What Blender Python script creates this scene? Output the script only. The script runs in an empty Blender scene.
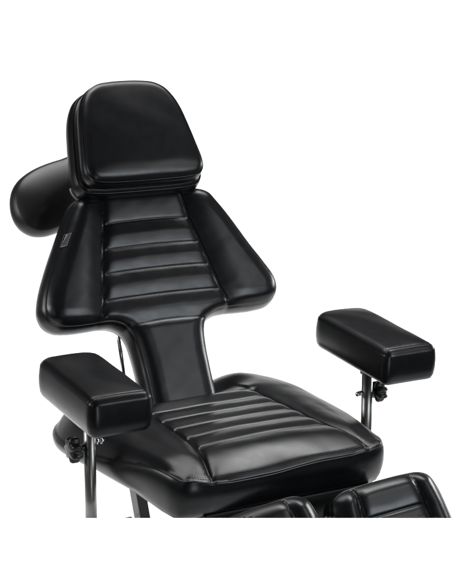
import bpy, bmesh, math, random
import numpy as np
from mathutils import Vector, Matrix, noise
from mathutils.geometry import delaunay_2d_cdt
random.seed(4)
S = 0.01                       # the chair is laid out in centimetres
ZF = 64.0                      # height of the back hinge above the floor, cm
scene = bpy.context.scene
COL = scene.collection

# ------------------------------------------------------------------ camera
CA, CE = math.radians(27.70), math.radians(13.365)
FPX, TX, TZ, CW = 1430.0, -9.166, -24.293, 333.14
cR = Vector((math.cos(CA), -math.sin(CA), 0))
cF = Vector((math.sin(CA)*math.cos(CE), math.cos(CA)*math.cos(CE), -math.sin(CE)))
cU = cR.cross(cF)
CAM = -cF*CW - cR*TX - cU*TZ
cd = bpy.data.cameras.new('camera'); cam = bpy.data.objects.new('camera', cd); COL.objects.link(cam)
cam.matrix_world = Matrix(((cR.x, cU.x, -cF.x, CAM.x*S), (cR.y, cU.y, -cF.y, CAM.y*S),
                           (cR.z, cU.z, -cF.z, (CAM.z+ZF)*S), (0, 0, 0, 1)))
cd.sensor_fit = 'HORIZONTAL'; cd.sensor_width = 36; cd.lens = FPX/452*36
cd.clip_start = 0.05; cd.clip_end = 60
scene.camera = cam
# the studio picture ends a little below the seat: parts are modelled down to this level
EDGE_P = CAM + cF*300 - cU*(300*(518.0-292)/FPX)
EDGE_N = cR.cross(EDGE_P-CAM).normalized()
if EDGE_N.z < 0: EDGE_N = -EDGE_N

# --------------------------------------------------------------- materials
def new_mat(name):
    m = bpy.data.materials.new(name); m.use_nodes = True
    nt = m.node_tree; b = nt.nodes['Principled BSDF']
    return m, nt, b

def leather(name, base=(0.0055, 0.006, 0.0075), rough=0.305, grain=0.05, soft=0.03, coat=0.0):
    m, nt, b = new_mat(name)
    b.inputs['Base Color'].default_value = (*base, 1)
    b.inputs['Specular IOR Level'].default_value = 0.5
    b.inputs['Coat Weight'].default_value = coat
    b.inputs['Coat Roughness'].default_value = 0.2
    N = nt.nodes; L = nt.links
    tc = N.new('ShaderNodeTexCoord')
    # fine pebbled grain
    n1 = N.new('ShaderNodeTexNoise'); n1.inputs['Scale'].default_value = 420; n1.inputs['Detail'].default_value = 3
    n2 = N.new('ShaderNodeTexNoise'); n2.inputs['Scale'].default_value = 22; n2.inputs['Detail'].default_value = 4
    n2.inputs['Distortion'].default_value = 0.6
    n3 = N.new('ShaderNodeTexNoise'); n3.inputs['Scale'].default_value = 60; n3.inputs['Detail'].default_value = 5
    for n in (n1, n2, n3): L.new(tc.outputs['Object'], n.inputs['Vector'])
    b1 = N.new('ShaderNodeBump'); b1.inputs['Strength'].default_value = soft; b1.inputs['Distance'].default_value = 0.006
    b3 = N.new('ShaderNodeBump'); b3.inputs['Strength'].default_value = grain; b3.inputs['Distance'].default_value = 0.0005
    L.new(n2.outputs['Fac'], b1.inputs['Height'])
    L.new(n1.outputs['Fac'], b3.inputs['Height']); L.new(b1.outputs['Normal'], b3.inputs['Normal'])
    L.new(b3.outputs['Normal'], b.inputs['Normal'])
    mr = N.new('ShaderNodeMapRange'); mr.inputs['From Min'].default_value = 0.3; mr.inputs['From Max'].default_value = 0.7
    mr.inputs['To Min'].default_value = rough-0.015; mr.inputs['To Max'].default_value = rough+0.02
    L.new(n3.outputs['Fac'], mr.inputs['Value']); L.new(mr.outputs['Result'], b.inputs['Roughness'])
    return m

def simple(name, col, rough, metal=0.0, bump=0.0, scale=300):
    m, nt, b = new_mat(name)
    b.inputs['Base Color'].default_value = (*col, 1); b.inputs['Metallic'].default_value = metal
    N = nt.nodes; L = nt.links
    tc = N.new('ShaderNodeTexCoord'); n = N.new('ShaderNodeTexNoise'); n.inputs['Scale'].default_value = scale
    n.inputs['Detail'].default_value = 4; L.new(tc.outputs['Object'], n.inputs['Vector'])
    mr = N.new('ShaderNodeMapRange'); mr.inputs['To Min'].default_value = max(0.02, rough-0.06); mr.inputs['To Max'].default_value = rough+0.06
    L.new(n.outputs['Fac'], mr.inputs['Value']); L.new(mr.outputs['Result'], b.inputs['Roughness'])
    if bump:
        bp = N.new('ShaderNodeBump'); bp.inputs['Strength'].default_value = bump; bp.inputs['Distance'].default_value = 0.0008
        L.new(n.outputs['Fac'], bp.inputs['Height']); L.new(bp.outputs['Normal'], b.inputs['Normal'])
    return m

LEATHER = leather('black_leatherette')
LEATHER_SEAT = leather('black_leatherette_seat', rough=0.305)
LEATHER_MATTE = leather('black_leatherette_dull', rough=0.42, base=(0.008, 0.0075, 0.0075))
THREAD = simple('charcoal_thread', (0.013, 0.013, 0.014), 0.6)
PIPING = simple('black_piping', (0.012, 0.012, 0.013), 0.22)
STEEL = simple('brushed_steel_tube', (0.3, 0.295, 0.285), 0.345, 1.0, 0.0, 60)
CHROME = simple('polished_steel', (0.75, 0.75, 0.74), 0.12, 1.0)
BLACKM = simple('black_coated_steel', (0.014, 0.014, 0.014), 0.4, 0.0, 0.3, 900)
PLASTIC = simple('black_moulded_plastic', (0.013, 0.013, 0.013), 0.33, 0.0, 0.25, 700)
TAGB = simple('grey_woven_tag', (0.03, 0.03, 0.03), 0.6)
TAGW = simple('pale_tag_print', (0.5, 0.5, 0.48), 0.6)

# ------------------------------------------------------------ mesh helpers
class Frame:
    def __init__(s, o, u, v, n): s.o, s.u, s.v, s.n = map(Vector, (o, u, v, n))
    def p(s, a, b, c=0.0): return s.o + s.u*float(a) + s.v*float(b) + s.n*float(c)
WORLD = Frame((0, 0, 0), (1, 0, 0), (0, 1, 0), (0, 0, 1))

def wloc(o):
    v = Vector((0, 0, 0))
    while o: v += o.location; o = o.parent
    return v

def build(name, bm, mat, parent, cut=True, smooth=True):
    """bm is in centimetres in the hinge frame; links ONE mesh object under parent"""
    if cut and any((v.co-EDGE_P).dot(EDGE_N) < 0 for v in bm.verts):
        bmesh.ops.bisect_plane(bm, geom=bm.verts[:]+bm.edges[:]+bm.faces[:], plane_co=EDGE_P, plane_no=EDGE_N, clear_inner=True)
        be = [e for e in bm.edges if e.is_boundary]
        if be:
            r = bmesh.ops.holes_fill(bm, edges=be, sides=0)
            for f in r['faces']: f.smooth = False
    if not bm.verts: return None
    c = sum((v.co for v in bm.verts), Vector())/len(bm.verts)
    W = Vector((c.x*S, c.y*S, (c.z+ZF)*S))
    for v in bm.verts: v.co = (v.co-c)*S
    bmesh.ops.recalc_face_normals(bm, faces=bm.faces)
    me = bpy.data.meshes.new(name); bm.to_mesh(me); bm.free()
    me.materials.append(mat)
    o = bpy.data.objects.new(name, me); COL.objects.link(o)
    if parent: o.parent = parent; o.location = W-wloc(parent)
    else: o.location = W
    return o

def catmull(pts, closed=True, step=0.4):
    pts = [np.array(p, float) for p in pts]; n = len(pts); out = []
    rng = range(n) if closed else range(n-1)
    for i in rng:
        if closed: p0, p1, p2, p3 = (pts[(i+k-1) % n] for k in range(4))
        else:
            p1, p2 = pts[i], pts[i+1]
            p0 = pts[i-1] if i else 2*p1-p2
            p3 = pts[i+2] if i+2 < n else 2*p2-p1
        # centripetal parametrisation: no overshoot where points crowd
        t0 = 0.; t1 = t0+max(np.linalg.norm(p1-p0), 1e-4)**.5; t2 = t1+max(np.linalg.norm(p2-p1), 1e-4)**.5; t3 = t2+max(np.linalg.norm(p3-p2), 1e-4)**.5
        for t in np.linspace(t1, t2, 24, endpoint=False):
            A1 = (t1-t)/(t1-t0)*p0+(t-t0)/(t1-t0)*p1; A2 = (t2-t)/(t2-t1)*p1+(t-t1)/(t2-t1)*p2; A3 = (t3-t)/(t3-t2)*p2+(t-t2)/(t3-t2)*p3
            B1 = (t2-t)/(t2-t0)*A1+(t-t0)/(t2-t0)*A2; B2 = (t3-t)/(t3-t1)*A2+(t-t1)/(t3-t1)*A3
            out.append((t2-t)/(t2-t1)*B1+(t-t1)/(t2-t1)*B2)
    if not closed: out.append(pts[-1])
    out = np.array(out)
    q = np.vstack([out, out[:1]]) if closed else out
    L = np.r_[0, np.cumsum(np.linalg.norm(np.diff(q, axis=0), axis=1))]
    m = max(4, int(round(L[-1]/step)))
    s = np.linspace(0, L[-1], m, endpoint=not closed)
    return np.stack([np.interp(s, L, q[:, k]) for k in range(q.shape[1])], 1)

def dist_poly(P, Q, closed=False):
    """distance of points P to polyline Q"""
    A = Q; B = np.roll(Q, -1, 0)
    if not closed: A, B = Q[:-1], Q[1:]
    best = np.full(len(P), 1e9)
    for a, b in zip(A, B):
        d = b-a; t = np.clip(((P-a)@d)/max(d@d, 1e-9), 0, 1)
        r = P-a-t[:, None]*d; best = np.minimum(best, (r*r).sum(1))
    return np.sqrt(best)

def inside(P, Q):
    x, y = P[:, 0], P[:, 1]; c = np.zeros(len(P), bool)
    for a, b in zip(Q, np.roll(Q, -1, 0)):
        if a[1] == b[1]: continue
        m = ((a[1] > y) != (b[1] > y)) & (x < (b[0]-a[0])*(y-a[1])/(b[1]-a[1])+a[0]); c ^= m
    return c

def cushion(name, outline, fr, hfun, side, bottom, mat, parent, seams=(), grid=0.55, step=0.4, cut=True):
    """upholstered pad: top = height field over the outline, side = rings (outset, 0..1 down), flat back"""
    P = catmull(outline, True, step)
    area = 0.5*np.sum(P[:, 0]*np.roll(P[:, 1], -1)-np.roll(P[:, 0], -1)*P[:, 1])
    if area < 0: P = P[::-1].copy()
    T = np.roll(P, -1, 0)-np.roll(P, 1, 0); T /= np.linalg.norm(T, axis=1)[:, None]
    Nn = np.stack([T[:, 1], -T[:, 0]], 1)
    pts = [P]
    for d in (0.12, 0.3, 0.6, 1.0, 1.45, 2.0):
        Q = P-Nn*d; dd = dist_poly(Q, P, True); pts.append(Q[(dd > 0.94*d) & inside(Q, P)])
    sp = []
    for s in seams:
        s = np.array(s, float); t = np.gradient(s, axis=0); t /= np.linalg.norm(t, axis=1)[:, None]+1e-9
        n = np.stack([t[:, 1], -t[:, 0]], 1)
        for o in (0, -.1, .1, -.24, .24, -.45, .45): sp.append(s+n*o)
    g = []
    x0, y0 = P.min(0); x1, y1 = P.max(0); k = 0; y = y0
    while y < y1:
        g += [(x, y) for x in np.arange(x0+(k % 2)*grid/2, x1, grid)]; y += grid*.866; k += 1
    g = np.array(g); g = g[inside(g, P)]; g = g[dist_poly(g, P, True) > 2.3]
    if sp:
        ds = np.min([dist_poly(g, np.array(s, float)) for s in seams], 0); g = g[ds > 0.7]
        SP = np.vstack(sp); SP = SP[inside(SP, P)]; SP = SP[dist_poly(SP, P, True) > 0.15]
        pts.append(SP)
    pts.append(g)
    A = np.vstack(pts); n = len(P)
    r = delaunay_2d_cdt([Vector(p) for p in A], [(i, (i+1) % n) for i in range(n)], [], 1, 1e-4)
    V = np.array([tuple(v) for v in r[0]])
    om = {}
    for i, ov in enumerate(r[3]):
        for q in ov:
            if q < n and q not in om: om[q] = i
    D = dist_poly(V, P, True)
    for q, i in om.items(): D[i] = 0
    Z = hfun(V, D)
    bm = bmesh.new()
    vs = [bm.verts.new(fr.p(V[i, 0], V[i, 1], Z[i])) for i in range(len(V))]
    for f in r[2]:
        try: bm.faces.new([vs[i] for i in f]).smooth = True
        except ValueError: pass
    prev = [vs[om[i]] for i in range(n)]; ze = [Z[om[i]] for i in range(n)]
    bt = bottom if callable(bottom) else (lambda p: bottom)
    zb = [bt(P[i]) for i in range(n)]
    for sd in side:
        t = sd[1]; fo = sd[2] if len(sd) > 2 else sd[0]     # optional other offset where the side faces the front
        cur = [bm.verts.new(fr.p(P[i, 0]+Nn[i, 0]*sd[0], P[i, 1]+Nn[i, 1]*(fo if Nn[i, 1] < 0 else sd[0]), ze[i]+(zb[i]-ze[i])*t)) for i in range(n)]
        for i in range(n):
            j = (i+1) % n; bm.faces.new((prev[i], prev[j], cur[j], cur[i])).smooth = True
        prev = cur
    bm.faces.new(prev[::-1]).smooth = False
    return build(name, bm, mat, parent, cut)

def tube_bm(bm, pts, r, n=12, caps=True):
    pts = [Vector(p) for p in pts]; rings = []; up = None
    for i, p in enumerate(pts):
        t = (pts[min(i+1, len(pts)-1)]-pts[max(i-1, 0)]).normalized()
        if up is None:
            up = t.orthogonal().normalized()
        up = (up-t*up.dot(t)).normalized(); w = t.cross(up)
        rr = r[i] if isinstance(r, (list, tuple)) else r
        rings.append([bm.verts.new(p+(up*math.cos(a)+w*math.sin(a))*rr) for a in [2*math.pi*k/n for k in range(n)]])
    for a, b in zip(rings[:-1], rings[1:]):
        for k in range(n): bm.faces.new((a[k], a[(k+1) % n], b[(k+1) % n], b[k])).smooth = True
    if caps:
        bm.faces.new(rings[0][::-1]); bm.faces.new(rings[-1])
    return bm

def box_bm(bm, c, hx, hy, hz, fr=WORLD, bev=0.0):
    c = Vector(c); t = bmesh.new()
    for a in (-1, 1):
        for b in (-1, 1):
            for d in (-1, 1): t.verts.new((a*hx, b*hy, d*hz))
    bmesh.ops.convex_hull(t, input=t.verts[:])
    bmesh.ops.dissolve_limit(t, angle_limit=0.01, verts=t.verts[:], edges=t.edges[:])
    if bev: bmesh.ops.bevel(t, geom=t.edges[:], offset=bev, segments=3, affect='EDGES', profile=0.5)
    vm = {v: bm.verts.new(c+fr.u*v.co.x+fr.v*v.co.y+fr.n*v.co.z) for v in t.verts}
    for f in t.faces: bm.faces.new([vm[v] for v in f.verts])
    t.free(); return bm

def stitch(name, paths, parent, r=0.055, on=0.34, off=0.17):
    """paths: lists of 3D points already lying on the leather"""
    bm = bmesh.new()
    for pts in paths:
        q = np.array([tuple(p) for p in pts]); L = np.r_[0, np.cumsum(np.linalg.norm(np.diff(q, axis=0), axis=1))]
        s = 0.1
        while s+on < L[-1]:
            P3 = [Vector([np.interp(x, L, q[:, k]) for k in range(3)]) for x in (s, s+on*.25, s+on*.75, s+on)]
            tube_bm(bm, P3, [r*.5, r, r, r*.5], 5)
            s += on+off
    return build(name, bm, THREAD, parent)

def on_surface(fr, hfun, poly, outl, lift=0.03):
    poly = np.array(poly, float); D = dist_poly(poly, outl, True); Z = hfun(poly, D)
    return [fr.p(a[0], a[1], z+lift) for a, z in zip(poly, Z)]

def mirror_outline(half):
    """half: points from the top centre down to the bottom centre on +x"""
    return half+[(-x, y) for x, y in half[::-1] if abs(x) > 1e-6]

def seg(a, b, step=0.3):
    a = np.array(a, float); b = np.array(b, float); n = max(3, int(np.linalg.norm(b-a)/step)); return a+(b-a)*np.linspace(0, 1, n)[:, None]

def groove(d, depth, w): return -depth*np.exp(-(d/w)**2)
def wav(V, sx, sy, ph=0): return np.sin(V[:, 0]*sx+ph+1.3*np.sin(V[:, 1]*sy*.6+ph))*np.cos(V[:, 1]*sy+ph*1.7)
def sstep(x, a, b):
    t = np.clip((x-a)/(b-a), 0, 1); return t*t*(3-2*t)

# ------------------------------------------------------------------- chair
chair = bpy.data.objects.new('treatment_chair', None); COL.objects.link(chair)
chair['label'] = 'black leatherette tattoo treatment chair with padded armrests, headrest and split leg rests'
chair['category'] = 'chair'

# ---- backrest
RB = math.radians(28.72)
FB = Frame((0, 0, 0), (1, 0, 0), (0, math.sin(RB), math.cos(RB)), (0, -math.cos(RB), math.sin(RB)))
half = [(0, 51.0), (6, 51.0), (11, 51.0), (14, 50.8), (16.1, 49.7), (17.6, 47.6), (20.2, 43), (24.0, 36.4), (27.6, 30.4), (29.3, 27.2),
        (29.8, 24.6), (29.1, 22.3), (27.2, 20.9), (24, 20.4), (20, 20.4), (16, 20.5), (12.6, 20.0), (10.2, 18.5), (8.9, 15.9), (8.3, 11.5), (8.1, 6), (8.1, 0), (8.1, -5.2), (7.2, -6.2), (4, -6.4), (0, -6.4)]
OB = mirror_outline(half)
OB = [(x+(0.95*min(1, (x-11)/4)+min(1, (x-11)/4)*float(np.interp(v, [24, 34, 42, 52], [.2, .55, 1.35, 1.2])) if x > 11 else 0.7*min(1, (-x-14)/6)*(1 if v < 28 else .3 if v < 32 else -.5) if x < -14 else 0), v) for x, v in OB]; OBs = catmull(OB, True, 0.8)
sv = [51.0, 49.0, 43.6, 37.3, 31.5, 25.1, 21.2]; sx = [10.3, 10.6, 11.1, 12.6, 13.9, 15.2, 16.6]
def seamx(v): return np.interp(v, sv[::-1], sx[::-1])
vv = np.linspace(50.3, 20.9, 100); SR = np.stack([seamx(vv), vv], 1); SL = SR*[-1, 1]
chan = [43.6, 37.3, 31.5, 25.1]
def chan_line(v):
    x = np.linspace(-seamx(v)+.1, seamx(v)-.1, 90); u = x/seamx(v); return np.stack([x, v+0.35*(1-u*u)-0.15], 1)
CL = [chan_line(v) for v in chan]
NK = np.stack([np.linspace(-9.0, 9.0, 60), 18.4+0.5*(1-(np.linspace(-1, 1, 60))**2)], 1)
def hB(V, D):
    x, v = V[:, 0], V[:, 1]
    z = -1.0*np.clip(1-D/2.3, 0, 1)**2.3
    sxv = seamx(np.clip(v, 20.9, 51)); u = np.abs(x)/sxv
    upper = sstep(v, 19.5, 22)
    # wing puff between panel seam and edge
    ds = np.minimum(dist_poly(V, SR), dist_poly(V, SL))
    wing = (np.abs(x) > sxv)*upper
    z = z+wing*1.05*(1-np.exp(-(ds/3.6)**1.8))*np.clip(D/3.5, 0, 1)**.6
    z = z+groove(ds, 0.2, 0.26)+groove(ds, 0.22, 1.3)
    # quilted channels
    dc = np.min([dist_poly(V, c) for c in CL+[NK]], 0)
    cen = (np.abs(x) <= sxv)*sstep(v, 18.5, 19)
    z = z+cen*0.55*(1-np.exp(-(dc/2.1)**1.5))*(.25+.75*sstep(sxv-np.abs(x), -.2, 1.3))
    inc = sstep(sxv-np.abs(x), 0.1, 0.7)
    z = z+inc*(groove(dc, 0.17, 0.26))
    z = z+groove(dist_poly(V, NK), 0.0, 0.5)
    # flat neck, gently crowned
    z = z+(1-sstep(v, 17, 19.5))*0.45*np.clip(D/3.5, 0, 1)
    z = z+0.03*wav(V, .5, .42, .4)+0.012*wav(V, 1.1, .9, 2.)
    # pucker marks next to the right seam
    pk = np.exp(-(ds/1.5)**2)*(np.abs(x) > sxv)
    z = z+pk*0.02*np.sin(v*2.1+np.sin(v*.9)*1.5)
    return z
side_prof = [(0.02, .06), (-0.1, .10), (0.25, .14), (0.55, .25), (0.95, .42), (1.05, .58), (0.85, .76), (0.4, .92), (-0.4, 1.0)]
back = cushion('backrest', OB, FB, hB, side_prof, -8.2, LEATHER, chair, seams=[SR, SL]+CL+[NK], grid=0.5)
P_off = []
for s in (1, -1):
    a = SR*[s, 1]; P_off.append(on_surface(FB, hB, a+[0.62*s, 0], OBs))
for c in CL: P_off.append(on_surface(FB, hB, c[3:-3]+[0, -0.26], OBs))
stitch('seam_stitching', P_off, back)
# welt along the face edge, following the outline
Pw = catmull(OB, True, 0.5); Tn = np.roll(Pw, -1, 0)-np.roll(Pw, 1, 0); Tn /= np.linalg.norm(Tn, axis=1)[:, None]
def welt(name, outl, fr, z, off, r, parent, mat=PIPING):
    P = catmull(outl, True, 0.5)
    if 0.5*np.sum(P[:, 0]*np.roll(P[:, 1], -1)-np.roll(P[:, 0], -1)*P[:, 1]) < 0: P = P[::-1].copy()
    T = np.roll(P, -1, 0)-np.roll(P, 1, 0); T /= np.linalg.norm(T, axis=1)[:, None]
    N = np.stack([T[:, 1], -T[:, 0]], 1); Q = P+N*off
    zz = z(P) if callable(z) else np.full(len(P), z)
    bm = bmesh.new(); pts = [fr.p(q[0], q[1], k) for q, k in zip(Q, zz)]
    n = 8; rings = []
    for i in range(len(pts)):
        t = (pts[(i+1) % len(pts)]-pts[i-1]).normalized(); w = fr.n; u = t.cross(w).normalized(); w = u.cross(t)
        rings.append([bm.verts.new(pts[i]+(u*math.cos(a)+w*math.sin(a))*r) for a in [2*math.pi*k/n for k in range(n)]])
    for i in range(len(rings)):
        a, b = rings[i], rings[(i+1) % len(rings)]
        for k in range(n): bm.faces.new((a[k], a[(k+1) % n], b[(k+1) % n], b[k])).smooth = True
    return build(name, bm, mat, parent)
welt('piping', OB, FB, -1.33, 0.02, 0.13, back, LEATHER)
welt('piping', OB, FB, -7.0, 0.6, 0.15, back, LEATHER)

# maker's tag sewn to the wing
def unproj(px, py, fr):
    d = cF+cR*((px-226)/FPX)-cU*((py-292)/FPX); t = (fr.o-CAM).dot(fr.n)/d.dot(fr.n); q = CAM+d*t-fr.o
    return (q.dot(fr.u), q.dot(fr.v))
tc = [unproj(64.8, 233.8, FB), unproj(71.2, 233.2, FB), unproj(66.4, 246.6, FB), unproj(60.4, 246.6, FB)]
def tp(s, t, up=0.1):
    (a0, b0), (a1, b1), (a2, b2), (a3, b3) = tc
    a = (a0*(1-s)+a1*s)*(1-t)+(a3*(1-s)+a2*s)*t; b = (b0*(1-s)+b1*s)*(1-t)+(b3*(1-s)+b2*s)*t
    q = np.array([[a, b]]); return FB.p(a, b, float(hB(q, dist_poly(q, OBs, True))[0])+up)
bm = bmesh.new(); G = [[[bm.verts.new(tp(i/5, j/8, u)) for j in range(9)] for i in range(6)] for u in (-.05, .1)]
for k in (0, 1):
    for i in range(5):
        for j in range(8): bm.faces.new((G[k][i][j], G[k][i+1][j], G[k][i+1][j+1], G[k][i][j+1]))
for i in range(5):
    for j in (0, 8): bm.faces.new((G[0][i][j], G[0][i+1][j], G[1][i+1][j], G[1][i][j]))
for j in range(8):
    for i in (0, 5): bm.faces.new((G[0][i][j], G[0][i][j+1], G[1][i][j+1], G[1][i][j]))
tag = build('maker_tag', bm, TAGB, back)
bm = bmesh.new()
def dense(q): 
    q = np.array(q); return [tuple(q[i]+(q[i+1]-q[i])*k/5) for i in range(len(q)-1) for k in range(5)]+[tuple(q[-1])]
for q, r in (([(.04, .03), (.96, .03), (.96, .97), (.04, .97), (.04, .03)], .03), ([(.2, .96), (.3, .8), (.14, .74), (.34, .6), (.2, .52), (.4, .4), (.26, .3), (.5, .12), (.3, .08)], .07), ([(.3, .33), (.55, .26)], .05), ([(.06, .97), (.85, .97)], .07)):
    tube_bm(bm, [tp(a, b, .13) for a, b in dense(q)], r, 5)
build('tag_lettering', bm, TAGW, back)

# ---- headrest: front pad and a deeper pad behind it
RH = math.radians(32.8)
FH = Frame((0, -12.94, 0), (1, 0, 0), (0, math.sin(RH), math.cos(RH)), (0, -math.cos(RH), math.sin(RH)))
hh = [(0, 84.15), (3.8, 84.0), (7.4, 83.4), (9.9, 81.9), (11.6, 79.4), (12.7, 76.4), (13.6, 72), (14.4, 67), (15.0, 62.6), (14.8, 60.4), (13.5, 58.8), (10.5, 58.2), (5, 58.0), (0, 58.0)]
OH = mirror_outline(hh); OHs = catmull(OH, True, 0.8)
def hH(V, D):
    x, v = V[:, 0], V[:, 1]
    return -0.7*np.clip(1-D/1.6, 0, 1)**2.2-0.9*np.clip(1-(v-58.3)/4.5, 0, 1)**2+1.0*np.clip(1-(x/15.5)**2, 0, 1)**.7*np.clip(1-((v-70.8)/14)**2, 0, 1)**.7+0.05*wav(V, .45, .4, 1.)
head = cushion('headrest', OH, FH, hH, [(0.0, .05), (-0.12, .10), (0.15, .2), (0.45, .4), (0.5, .65), (0.2, .92), (-0.3, 1.0)], -5.0, LEATHER, chair, grid=0.5)
welt('piping', OH, FH, -.98, 0.03, 0.13, head, LEATHER)
def inset(outl, d, step=0.3):
    P = catmull(outl, True, step)
    if 0.5*np.sum(P[:, 0]*np.roll(P[:, 1], -1)-np.roll(P[:, 0], -1)*P[:, 1]) < 0: P = P[::-1].copy()
    T = np.roll(P, -1, 0)-np.roll(P, 1, 0); T /= np.linalg.norm(T, axis=1)[:, None]
    return P-np.stack([T[:, 1], -T[:, 0]], 1)*d
stitch('seam_stitching', [on_surface(FH, hH, inset(OH, 0.35), OHs)], head, r=0.045)
OH2 = [(x*(1.055 if x < 0 else 1.075), 70.6+(y-70.6)*1.045) for x, y in OH]
def hH2(V, D): return -5.1-0.7*np.clip(1-D/1.2, 0, 1)**2
h2 = cushion('headrest_base', OH2, FH, hH2, [(0.15, .08), (0.6, .25), (0.75, .5), (0.5, .75), (0.0, .92), (-0.5, 1.0)], -11.2, LEATHER, chair, grid=1.2)
welt('piping', OH2, FH, -5.75, 0.12, 0.17, h2)
tr = inset(OH2, -.45); k0 = int(np.argmax(tr[:, 1])); tr = np.roll(tr, -k0, 0); tr = tr[tr[:, 1] < 61.5]
bm = bmesh.new(); tube_bm(bm, [FH.p(a, b, -10.3) for a, b in tr], [.05]+[.3]*(len(tr)-2)+[.05], 8)
build('rear_trim', bm, simple('grey_vinyl_trim', (0.3, 0.3, 0.3), 0.3), h2)
# bracket joining headrest and backrest
bm = bmesh.new()
box_bm(bm, FH.p(0, 62, -13), 6, 7, 1.0, FH, .3); box_bm(bm, FB.p(0, 46, -10), 5, 10, 1.0, FB, .3)
for x in (-3.5, 3.5): tube_bm(bm, [FB.p(x, 40, -11.5), FB.p(x, 52, -11.5), FH.p(x, 70, -14.5)], .8, 12)
box_bm(bm, FB.p(0, 10, -10.2), 6, 17, 1.2, FB, .3)
build('back_frame', bm, BLACKM, chair)

# spare roll pad fixed behind the left shoulder
FP = Frame(FB.p(0, 0, -15), FB.u, FB.v, FB.n)
PO = [unproj(*p, FP) for p in [(80, 154), (64, 158), (50, 162.5), (36, 169), (24.5, 178), (18.5, 189), (18, 202), (21.5, 214), (28, 222.5), (37, 227.5), (47, 228.5), (58, 226), (72, 219), (84, 208), (92, 190), (90, 165)]]
def hP(V, D): return 2.2*(1-(1-np.clip(D/7.5, 0, 1))**2.0)**.8-1.5+.4*np.exp(-(D-9)**2/30)
pad = cushion('side_bolster', PO, FP, hP, [(0.35, .12), (0.7, .3), (0.8, .5), (0.5, .78), (-0.2, .95), (-1.0, 1.0)], -6.5, LEATHER_MATTE, chair, grid=0.6)
bm = bmesh.new(); tube_bm(bm, [FB.p(-14, 44, -13), FB.p(-4, 42, -13), FB.p(0, 40, -12)], 1.1, 12); build('bolster_bracket', bm, BLACKM, chair)

# ---- seat
hs = [(0, 18), (9, 18.2), (16, 18), (23, 15.8), (28.3, 10.3), (30.8, 3), (31.2, -6), (30.3, -16), (28.9, -26), (26.8, -35), (24.8, -42), (23.5, -45.8), (22.2, -47.8), (20.2, -48.8), (14, -49.3), (7, -49.3), (0, -49.3)]
OS = mirror_outline(hs); OS = [(x-(1.3*min(1, max(0, (-y-28)/16)) if x < -18 else 0), y) for x, y in OS]; OSs = catmull(OS, True, 0.8)
front_e = catmull([(-23.4, -46.8), (-22.2, -48), (-14, -49.3), (0, -49.3), (14, -49.3), (22.2, -48), (23.4, -46.8)], False, 1.0)
sideR = catmull([p for p in hs[:12]], False, 1.0); sideL = sideR*[-1, 1]
sb = [(14.2, -6.2), (14.6, -12), (15.0, -20), (15.1, -30), (15.7, -36.5), (17.0, -42.5), (17.8, -46), (18.3, -48.9)]
SSR = catmull(sb, False, 0.3); SSL = SSR*[-1, 1]
SBK = catmull([(-14.2, -6.2), (-12.5, -4.6), (-8, -3.4), (0, -3.0), (8, -3.4), (12.5, -4.6), (14.2, -6.2)], False, 0.3)
sy = [-11.6, -17.6, -23.9, -30.4, -37.0]
def sline(y):
    w = np.interp(-y, [6, 12, 20, 30, 36.5, 42], [14.2, 14.6, 15.0, 15.1, 15.7, 17])
    x = np.linspace(-w+.1, w-.1, 110); return np.stack([x, y-0.0*x], 1)
SC = [sline(y) for y in sy]
def hS(V, D):
    x, y = V[:, 0], V[:, 1]
    dS = np.minimum(dist_poly(V, sideR), dist_poly(V, sideL)); dF = dist_poly(V, front_e)
    amp = 5.6-5.1*sstep(-y, -6, 50)
    wd = 12.5-3.5*sstep(-y, 20, 47)
    z = 1.3-amp*np.clip(1-dS/wd, 0, 1)**2.5
    z = z-1.3*np.clip(1-dS/3.0, 0, 1)**2*(1-sstep(-y, 38, 47.8))
    cn = 1-.55*np.clip(np.abs(x)/22, 0, 1)**5
    z = z-(2.0*np.clip(1-dF/8.5, 0, 1)**1.8+0.5*np.clip(1-dF/1.4, 0, 1)**2)*cn
    z = z+(0.2+0.9*sstep(-y, 8, 38))*(1-np.clip(np.abs(x-2)/19, 0, 1)**2)*sstep(dF, -4, 8)
    z = z-0.9*sstep(-x, -8, 8)*np.clip(1-dF/10, 0, 1)**1.5
    z = z-3.2*np.exp(-(x/14)**4)*sstep(y, -7, 3)
    ds = np.minimum(dist_poly(V, SSR), dist_poly(V, SSL)); db = dist_poly(V, SBK)
    sxv = np.interp(-y, [-20, 6.2, 12, 20, 30, 36.5, 42.5, 46, 50], [14.2, 14.2, 14.6, 15.0, 15.1, 15.7, 17.0, 17.8, 18.5])
    out = (np.abs(x) > sxv)
    z = z+out*0.7*(1-np.exp(-(ds/2.2)**1.5))*np.clip(dS/6, 0, 1)*sstep(-y, -6, 8)*(1-sstep(-y, 38, 47))
    z = z+(groove(ds, 0.36, 0.26)+groove(ds, 0.25, 1.1))*np.clip(.25+dF/3, 0, 1)+groove(db, 0.3, 0.3)+groove(db, .2, 1.)
    dc = np.min([dist_poly(V, c) for c in SC]+[db], 0)
    inn = sstep(sxv-np.abs(x), 0, 1.0)*sstep(-y, 3.5, 5)
    z = z+inn*(0.32*(1-np.exp(-(dc/1.9)**1.5))*(1-.3*sstep(-y, 38, 46))+groove(dc, .25, .25))
    z = z+0.05*wav(V, .4, .35, 2.2)+0.012*wav(V, 1.0, .8, .7)
    return z
def seat_bottom(p): return float(np.interp(p[1], [-48, -42, -33, -18, -6, 4], [-10.2, -9.6, -8.0, -7.6, -8.4, -9.3]))
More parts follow.
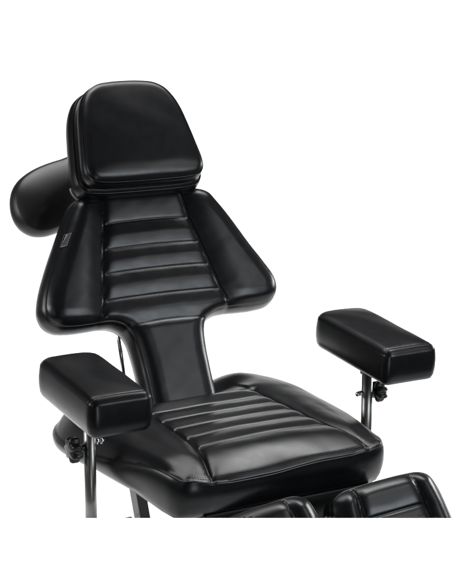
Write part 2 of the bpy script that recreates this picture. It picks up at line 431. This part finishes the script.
seat = cushion('seat', OS, WORLD, hS, [(0.3, .03, .05), (0.5, .07, -0.05), (.72, .14, .1), (.9, .26, .12), (.95, .42, -.15), (.85, .58, -.7), (.55, .76, -1.6), (0, .92, -3.0), (-1.0, 1.0, -4.4)], seat_bottom, LEATHER_SEAT, chair,
               seams=[SSR[:-2], SSL[:-2], SBK]+SC, grid=0.5)
paths = [on_surface(WORLD, hS, SSR*[s, 1]+[.3*s, 0], OSs) for s in (1, -1)]
fe = catmull([(-22.6, -46.3), (-21.4, -47.4), (-14, -48.7), (0, -48.7), (14, -48.7), (21.4, -47.4), (22.6, -46.3)], False, 0.4)
paths += [on_surface(WORLD, hS, fe, OSs)]
fe2 = fe+[0, .38]; paths += [on_surface(WORLD, hS, fe2, OSs)]
stitch('seam_stitching', paths, seat)
def hedge(P): return hS(P, np.zeros(len(P)))-0.42
fw = catmull([p for p in hs if p[1] < -45 and p[0] > 0][:-1]+[(0, -49.3)]+[(-x, y) for x, y in hs[::-1] if y < -45 and x > 7], False, .4)
bm = bmesh.new(); tube_bm(bm, [(p[0], p[1]-.12, q) for p, q in zip(fw, hedge(fw))], [.02]+[.15]*(len(fw)-2)+[.02], 8); build('piping', bm, LEATHER_SEAT, seat)

# ---- armrests
def armrest(s, z0, pitch):
    L, w, t = (29.8, 13.3, 8.0) if s < 0 else (30.4, 13.4, 8.0)
    cx = s*(27.5+w/2)
    fr = Frame((cx, -41.35, z0), (1, 0, 0), (0, math.cos(pitch), math.sin(pitch)), (0, -math.sin(pitch), math.cos(pitch)))
    h = w/2
    o = []
    def corner(cxx, cyy, r, a0, a1, n=7):
        for k in range(n):
            a = math.radians(a0+(a1-a0)*k/(n-1)); o.append((cxx+r*math.cos(a), cyy+r*math.sin(a)))
    corner(h-1.7, 1.5, 1.7, -80, 0); corner(h-3.6, L-3.4, 3.8, 0, 85); corner(-h+3.6, L-3.4, 3.8, 95, 180); corner(-h+1.7, 1.5, 1.7, 180, 260)
    o2 = []
    for i, p in enumerate(o):
        o2.append(p)
        q = o[(i+1) % len(o)]; d = math.dist(p, q)
        if d > 4:
            m = int(d//3)
            for k in range(1, m): o2.append((p[0]+(q[0]-p[0])*k/m, p[1]+(q[1]-p[1])*k/m))
    Os = catmull(o2, True, 0.8)
    def hA(V, D):
        z = -1.0*np.clip(1-D/1.5, 0, 1)**2.2+0.7*(1-(V[:, 0]/h)**2)*np.clip(1-((V[:, 1]-L/2)/(L/2))**4, 0, 1)-0.25
        y = V[:, 1]; fe = np.abs(y-1.55)
        z = z+groove(fe, .14, .3)+0.05*wav(V, .7, .35, s)
        z = z-0.1*sstep(y, L-8, L)**1.5
        return z
    # the cross seam near the front end
    sm = seg((-h+1.2, 1.55), (h-1.2, 1.55))
    a = cushion('armrest', o2, fr, hA, [(0.05, .05), (0.15, .15), (0.3, .35), (0.3, .6), (0.1, .82), (-.35, .95), (-1.0, 1.0)], -8.3, LEATHER, chair, seams=[sm], grid=0.5, step=.35)
    a['label'] = 'left armrest pad, nearer the viewer' if s < 0 else 'right armrest pad, beyond the seat'
    st = [on_surface(fr, hA, seg((-h+.9, 1.15), (h-.9, 1.15), .2), Os), on_surface(fr, hA, seg((-h+.9, 1.95), (h-.9, 1.95), .2), Os)]
    stitch('seam_stitching', st, a, r=.04)
    # mounting plate, post, bolt and knob
    px, py = s*34.0+(-.75 if s > 0 else .2), -25.4 if s > 0 else -23.0
    zt = z0-8.3+(py+41.35)*math.sin(pitch)
    bm = bmesh.new(); box_bm(bm, fr.p(px-cx, py+41.35+4, -8.6), 2.6, 8.5, .3, fr, .1)
    box_bm(bm, (px+s*.6, py+1.2, zt-1.6), .9, 1.5, 2.0, WORLD, .25)
    box_bm(bm, (px-1.0, py-.4, zt-1.0), .45, 1.6, .55, WORLD, .2)
    build('mounting_bracket', bm, BLACKM, a)
    bm = bmesh.new(); tube_bm(bm, [(px, py, zt-.6), (px+s*.0, py, -11), (px, py, -34)], 1.25, 28)
    build('support_post', bm, STEEL, a)
    bm = bmesh.new(); tube_bm(bm, [(px+0.6, py+.9, zt-2), (px+0.6, py+.9, -34)], .95, 20)
    build('inner_post', bm, BLACKM, a)
    bz = zt-(8.0 if s < 0 else 7.3)
    bm = bmesh.new(); tube_bm(bm, [(px-s*.8, py, bz), (px-s*2.5, py-.2, bz)], .3, 12); tube_bm(bm, [(px-s*1.3, py, bz), (px-s*1.5, py, bz), (px-s*2.1, py, bz), (px-s*2.2, py, bz)], [.5, .68, .68, .5], 6)
    tube_bm(bm, [(px-s*2.2, py-.2, bz), (px-s*2.5, py-.2, bz), (px-s*2.9, py-.2, bz), (px-s*3.1, py-.2, bz)], [.4, .62, .6, .25], 12)
    build('clamp_bolt', bm, CHROME, a)
    # lobed star knob on the outer side
    bm = bmesh.new(); kx = px+s*1.2; n = 70; kz = zt-(9.0 if s < 0 else 7.6); ky = py+.3; rows = []
    for dx, sc in ((1.0, .55), (1.2, .86), (1.6, 1.0), (2.8, 1.0), (3.3, .9), (3.5, .66), (3.55, .3)):
        rr = []
        for k in range(n):
            an = 2*math.pi*k/n; R = (1.0 if s < 0 else .87)*(2.45+0.42*math.cos(7*an)*1.0)*sc
            rr.append(bm.verts.new((kx+s*dx, ky+R*math.cos(an), kz+R*math.sin(an))))
        rows.append(rr)
    for p, q in zip(rows[:-1], rows[1:]):
        for k in range(n): bm.faces.new((p[k], p[(k+1) % n], q[(k+1) % n], q[k])).smooth = True
    bm.faces.new(rows[0][::-1]); bm.faces.new(rows[-1])
    tube_bm(bm, [(px+s*.6, ky, kz), (kx+s*1.2, ky, kz)], .75, 16)
    build('clamp_knob', bm, PLASTIC, a)
armrest(-1, 16.75, math.radians(2.6))
armrest(1, 17.6, math.radians(4.3))

# ---- understructure
bm = bmesh.new()
FU = Frame((0, 0, 0), (1, 0, 0), Vector((0, -1, -.10)).normalized(), Vector((0, -.10, 1)).normalized())
box_bm(bm, (0, -18, -10.8), 19, 29, 1.6, WORLD, .4)
box_bm(bm, (0, -52, -11.6), 21.5, 9.5, 1.6, WORLD, .5)
box_bm(bm, (0, -62, -14.5), 4.5, 4, 3.5, WORLD, .5)
build('seat_frame', bm, BLACKM, chair)
bm = bmesh.new()
for x in (-19, 21.8):
    tube_bm(bm, [(x, -52.5, -9.4), (x, -52.5, -8.6)], .75, 6); tube_bm(bm, [(x, -52.5, -8.7), (x, -52.5, -8.3)], .45, 12)
    tube_bm(bm, [(x+1, -50.5, -9.6), (x+2.4, -50.5, -9.6)], .55, 8)
build('frame_bolt', bm, CHROME, chair)
bm = bmesh.new()
Fs = Frame((0, 0, 0), Vector((1, 0, .16)).normalized(), (0, 1, 0), Vector((-.16, 0, 1)).normalized())
box_bm(bm, (-8.6, 10, -24), 1.3, 2.2, 18, Fs, .25)
build('base_strut', bm, BLACKM, chair)
bm = bmesh.new(); box_bm(bm, (-11.5, 9, -33.2), 2.2, 3, .9, WORLD, .3); build('strut_foot', bm, BLACKM, chair)
bm = bmesh.new()
tube_bm(bm, [(-9.5, 20, 20), (-5.3, 20, -14)], .5, 14); build('gas_spring_rod', bm, CHROME, chair)

# ---- split leg rests, sloping down ahead of the seat
TH = math.radians(48)
def legrest(s):
    k = .065 if s > 0 else .15
    fr = Frame((15.1 if s > 0 else -14.2, -59.6, -3.1 if s > 0 else -3.8), Vector((s, 0, s*k)).normalized(), (0, -math.cos(TH), -math.sin(TH)), (0, -math.sin(TH), math.cos(TH)))
    w = 12.3; Lp = 42
    o = [(-w+3, 0.1), (-5, -.3), (0, -.4), (6, -.3), (w-2.8, .1), (w-.9, 1.2), (w-.1, 3.4), (w+.4, 12), (w+.4, 28), (w-1, Lp-3), (w-5, Lp), (0, Lp+1), (-w+5, Lp), (-w+1, Lp-3), (-w-.2, 28), (-w-.2, 12), (-w+.1, 3.6), (-w+1.0, 1.3)]
    Os = catmull(o, True, .8)
    s1 = catmull([(-w+5.6, .2), (-w+5.2, 6), (-w+5.0, 14), (-w+5, 40)], False, .3); s2 = s1*[-1, 1]+[0.2, 0]
    cr = seg((-w+5.2, 6.9), (w-5.0, 6.9)); cr2 = seg((-w+5.2, 15), (w-5.0, 15))
    def hL(V, D):
        z = -1.7*np.clip(1-D/3.2, 0, 1)**2.1
        ds = np.minimum(dist_poly(V, s1), dist_poly(V, s2)); dc = np.minimum(dist_poly(V, cr), dist_poly(V, cr2))
        z = z+groove(ds, .45, .3)+groove(ds, .35, 1.1)+groove(dc, .3, .28)+groove(dc, .25, 1.2)
        mid = (V[:, 0] > -w+5.2) & (V[:, 0] < w-5.1)
        z = z+mid*0.25+(~mid)*.35*np.clip(D/3, 0, 1)*(1-np.exp(-(ds/1.5)**2))+0.05*wav(V, .6, .5, s)
        return z
    l = cushion('leg_rest', o, fr, hL, [(0.05, .05), (-.1, .1), (0.3, .2), (.7, .4), (.7, .6), (.3, .85), (-.8, 1.0)], -7.5, LEATHER, chair, seams=[s1, s2, cr], grid=.5)
    stitch('seam_stitching', [on_surface(fr, hL, s1[1:60]+[.3, 0], Os), on_surface(fr, hL, s2[1:60]+[-.3, 0], Os)]+([on_surface(fr, hL, cr+[0, .25], Os)] if s > 0 else []), l)
    welt('piping', o, fr, -1.95, .08, .17, l)
legrest(1); legrest(-1)

# ---------------------------------------------------------------- backdrop
m, nt, b = new_mat('white_studio_paper')
b.inputs['Base Color'].default_value = (.88, .88, .88, 1); b.inputs['Roughness'].default_value = .9; b.inputs['Specular IOR Level'].default_value = 0.1
nz = nt.nodes.new('ShaderNodeTexNoise'); nz.inputs['Scale'].default_value = 40; bp = nt.nodes.new('ShaderNodeBump'); bp.inputs['Strength'].default_value = .05; bp.inputs['Distance'].default_value = .002
nt.links.new(nz.outputs['Fac'], bp.inputs['Height']); nt.links.new(bp.outputs['Normal'], b.inputs['Normal'])
bm = bmesh.new(); prof = [(-1.1, 0), (3.6, 0)]
for k in range(1, 13):
    a = math.pi/2*k/12; prof.append((3.6+.6*math.sin(a), .6*(1-math.cos(a))))
prof.append((4.2, 1.5))
rows = [[bm.verts.new((x, y, z)) for y, z in prof] for x in (-3.0, 7.0)]
for i in range(len(prof)-1): bm.faces.new((rows[0][i], rows[1][i], rows[1][i+1], rows[0][i+1])).smooth = True
me = bpy.data.meshes.new('studio_backdrop'); bm.to_mesh(me); bm.free(); me.materials.append(m)
bd = bpy.data.objects.new('studio_backdrop', me); COL.objects.link(bd); bd['kind'] = 'structure'

# ------------------------------------------------------------------ lights
def area(name, loc, target, sx, sy, power, col=(1, 1, 1), spread=180):
    l = bpy.data.lights.new(name, 'AREA'); l.shape = 'RECTANGLE'; l.size = sx; l.size_y = sy; l.energy = power; l.color = col
    l.spread = math.radians(spread)
    o = bpy.data.objects.new(name, l); COL.objects.link(o); o.location = loc
    o.rotation_euler = (Vector(target)-Vector(loc)).to_track_quat('-Z', 'Y').to_euler(); return o
LP = dict(wall=108, floor=66, key=12.5, top=2.0, world=.02)
area('background_lamp', (2.4, 2.5, 2.3), (2.5, 4.2, .7), 4.0, .6, LP['wall'])
area('floor_lamp', (.9, 1.6, 2.7), (.9, 1.61, 0), 3.4, 2.4, LP['floor'], spread=90)
area('floor_lamp', (2.7, .2, 1.3), (.8, .3, 0), 1.2, .6, 14, spread=100)
area('floor_lamp', (-1.7, .5, 1.3), (-.2, .6, 0), 1.2, .6, 8, spread=100)
area('key_softbox', (.8, -1.9, 1.47), (0, .1, .85), .8, .8, LP['key'], (.88, .94, 1))
area('overhead_softbox', (.95, .05, 2.6), (0, -.4, .6), .9, .6, 1.5, spread=50)
area('low_strip_softbox', (-.45, -1.95, .5), (-.2, -.3, .8), .3, .6, 2.2)
area('left_softbox', (-2.3, -1.2, 1.5), (-.1, 0, .8), .5, 1.4, 1.6)
area('top_softbox', (1.0, -1.25, 2.1), (.1, -.5, .6), .5, .4, LP['top'])

w = bpy.data.worlds.new('World'); scene.world = w; w.use_nodes = True
w.node_tree.nodes['Background'].inputs['Color'].default_value = (1, 1, 1, 1)
w.node_tree.nodes['Background'].inputs['Strength'].default_value = LP['world']
vs = scene.view_settings; vs.view_transform = 'Standard'; vs.look = 'None'; vs.exposure = 0; vs.gamma = 1
scene.render.engine = 'CYCLES'
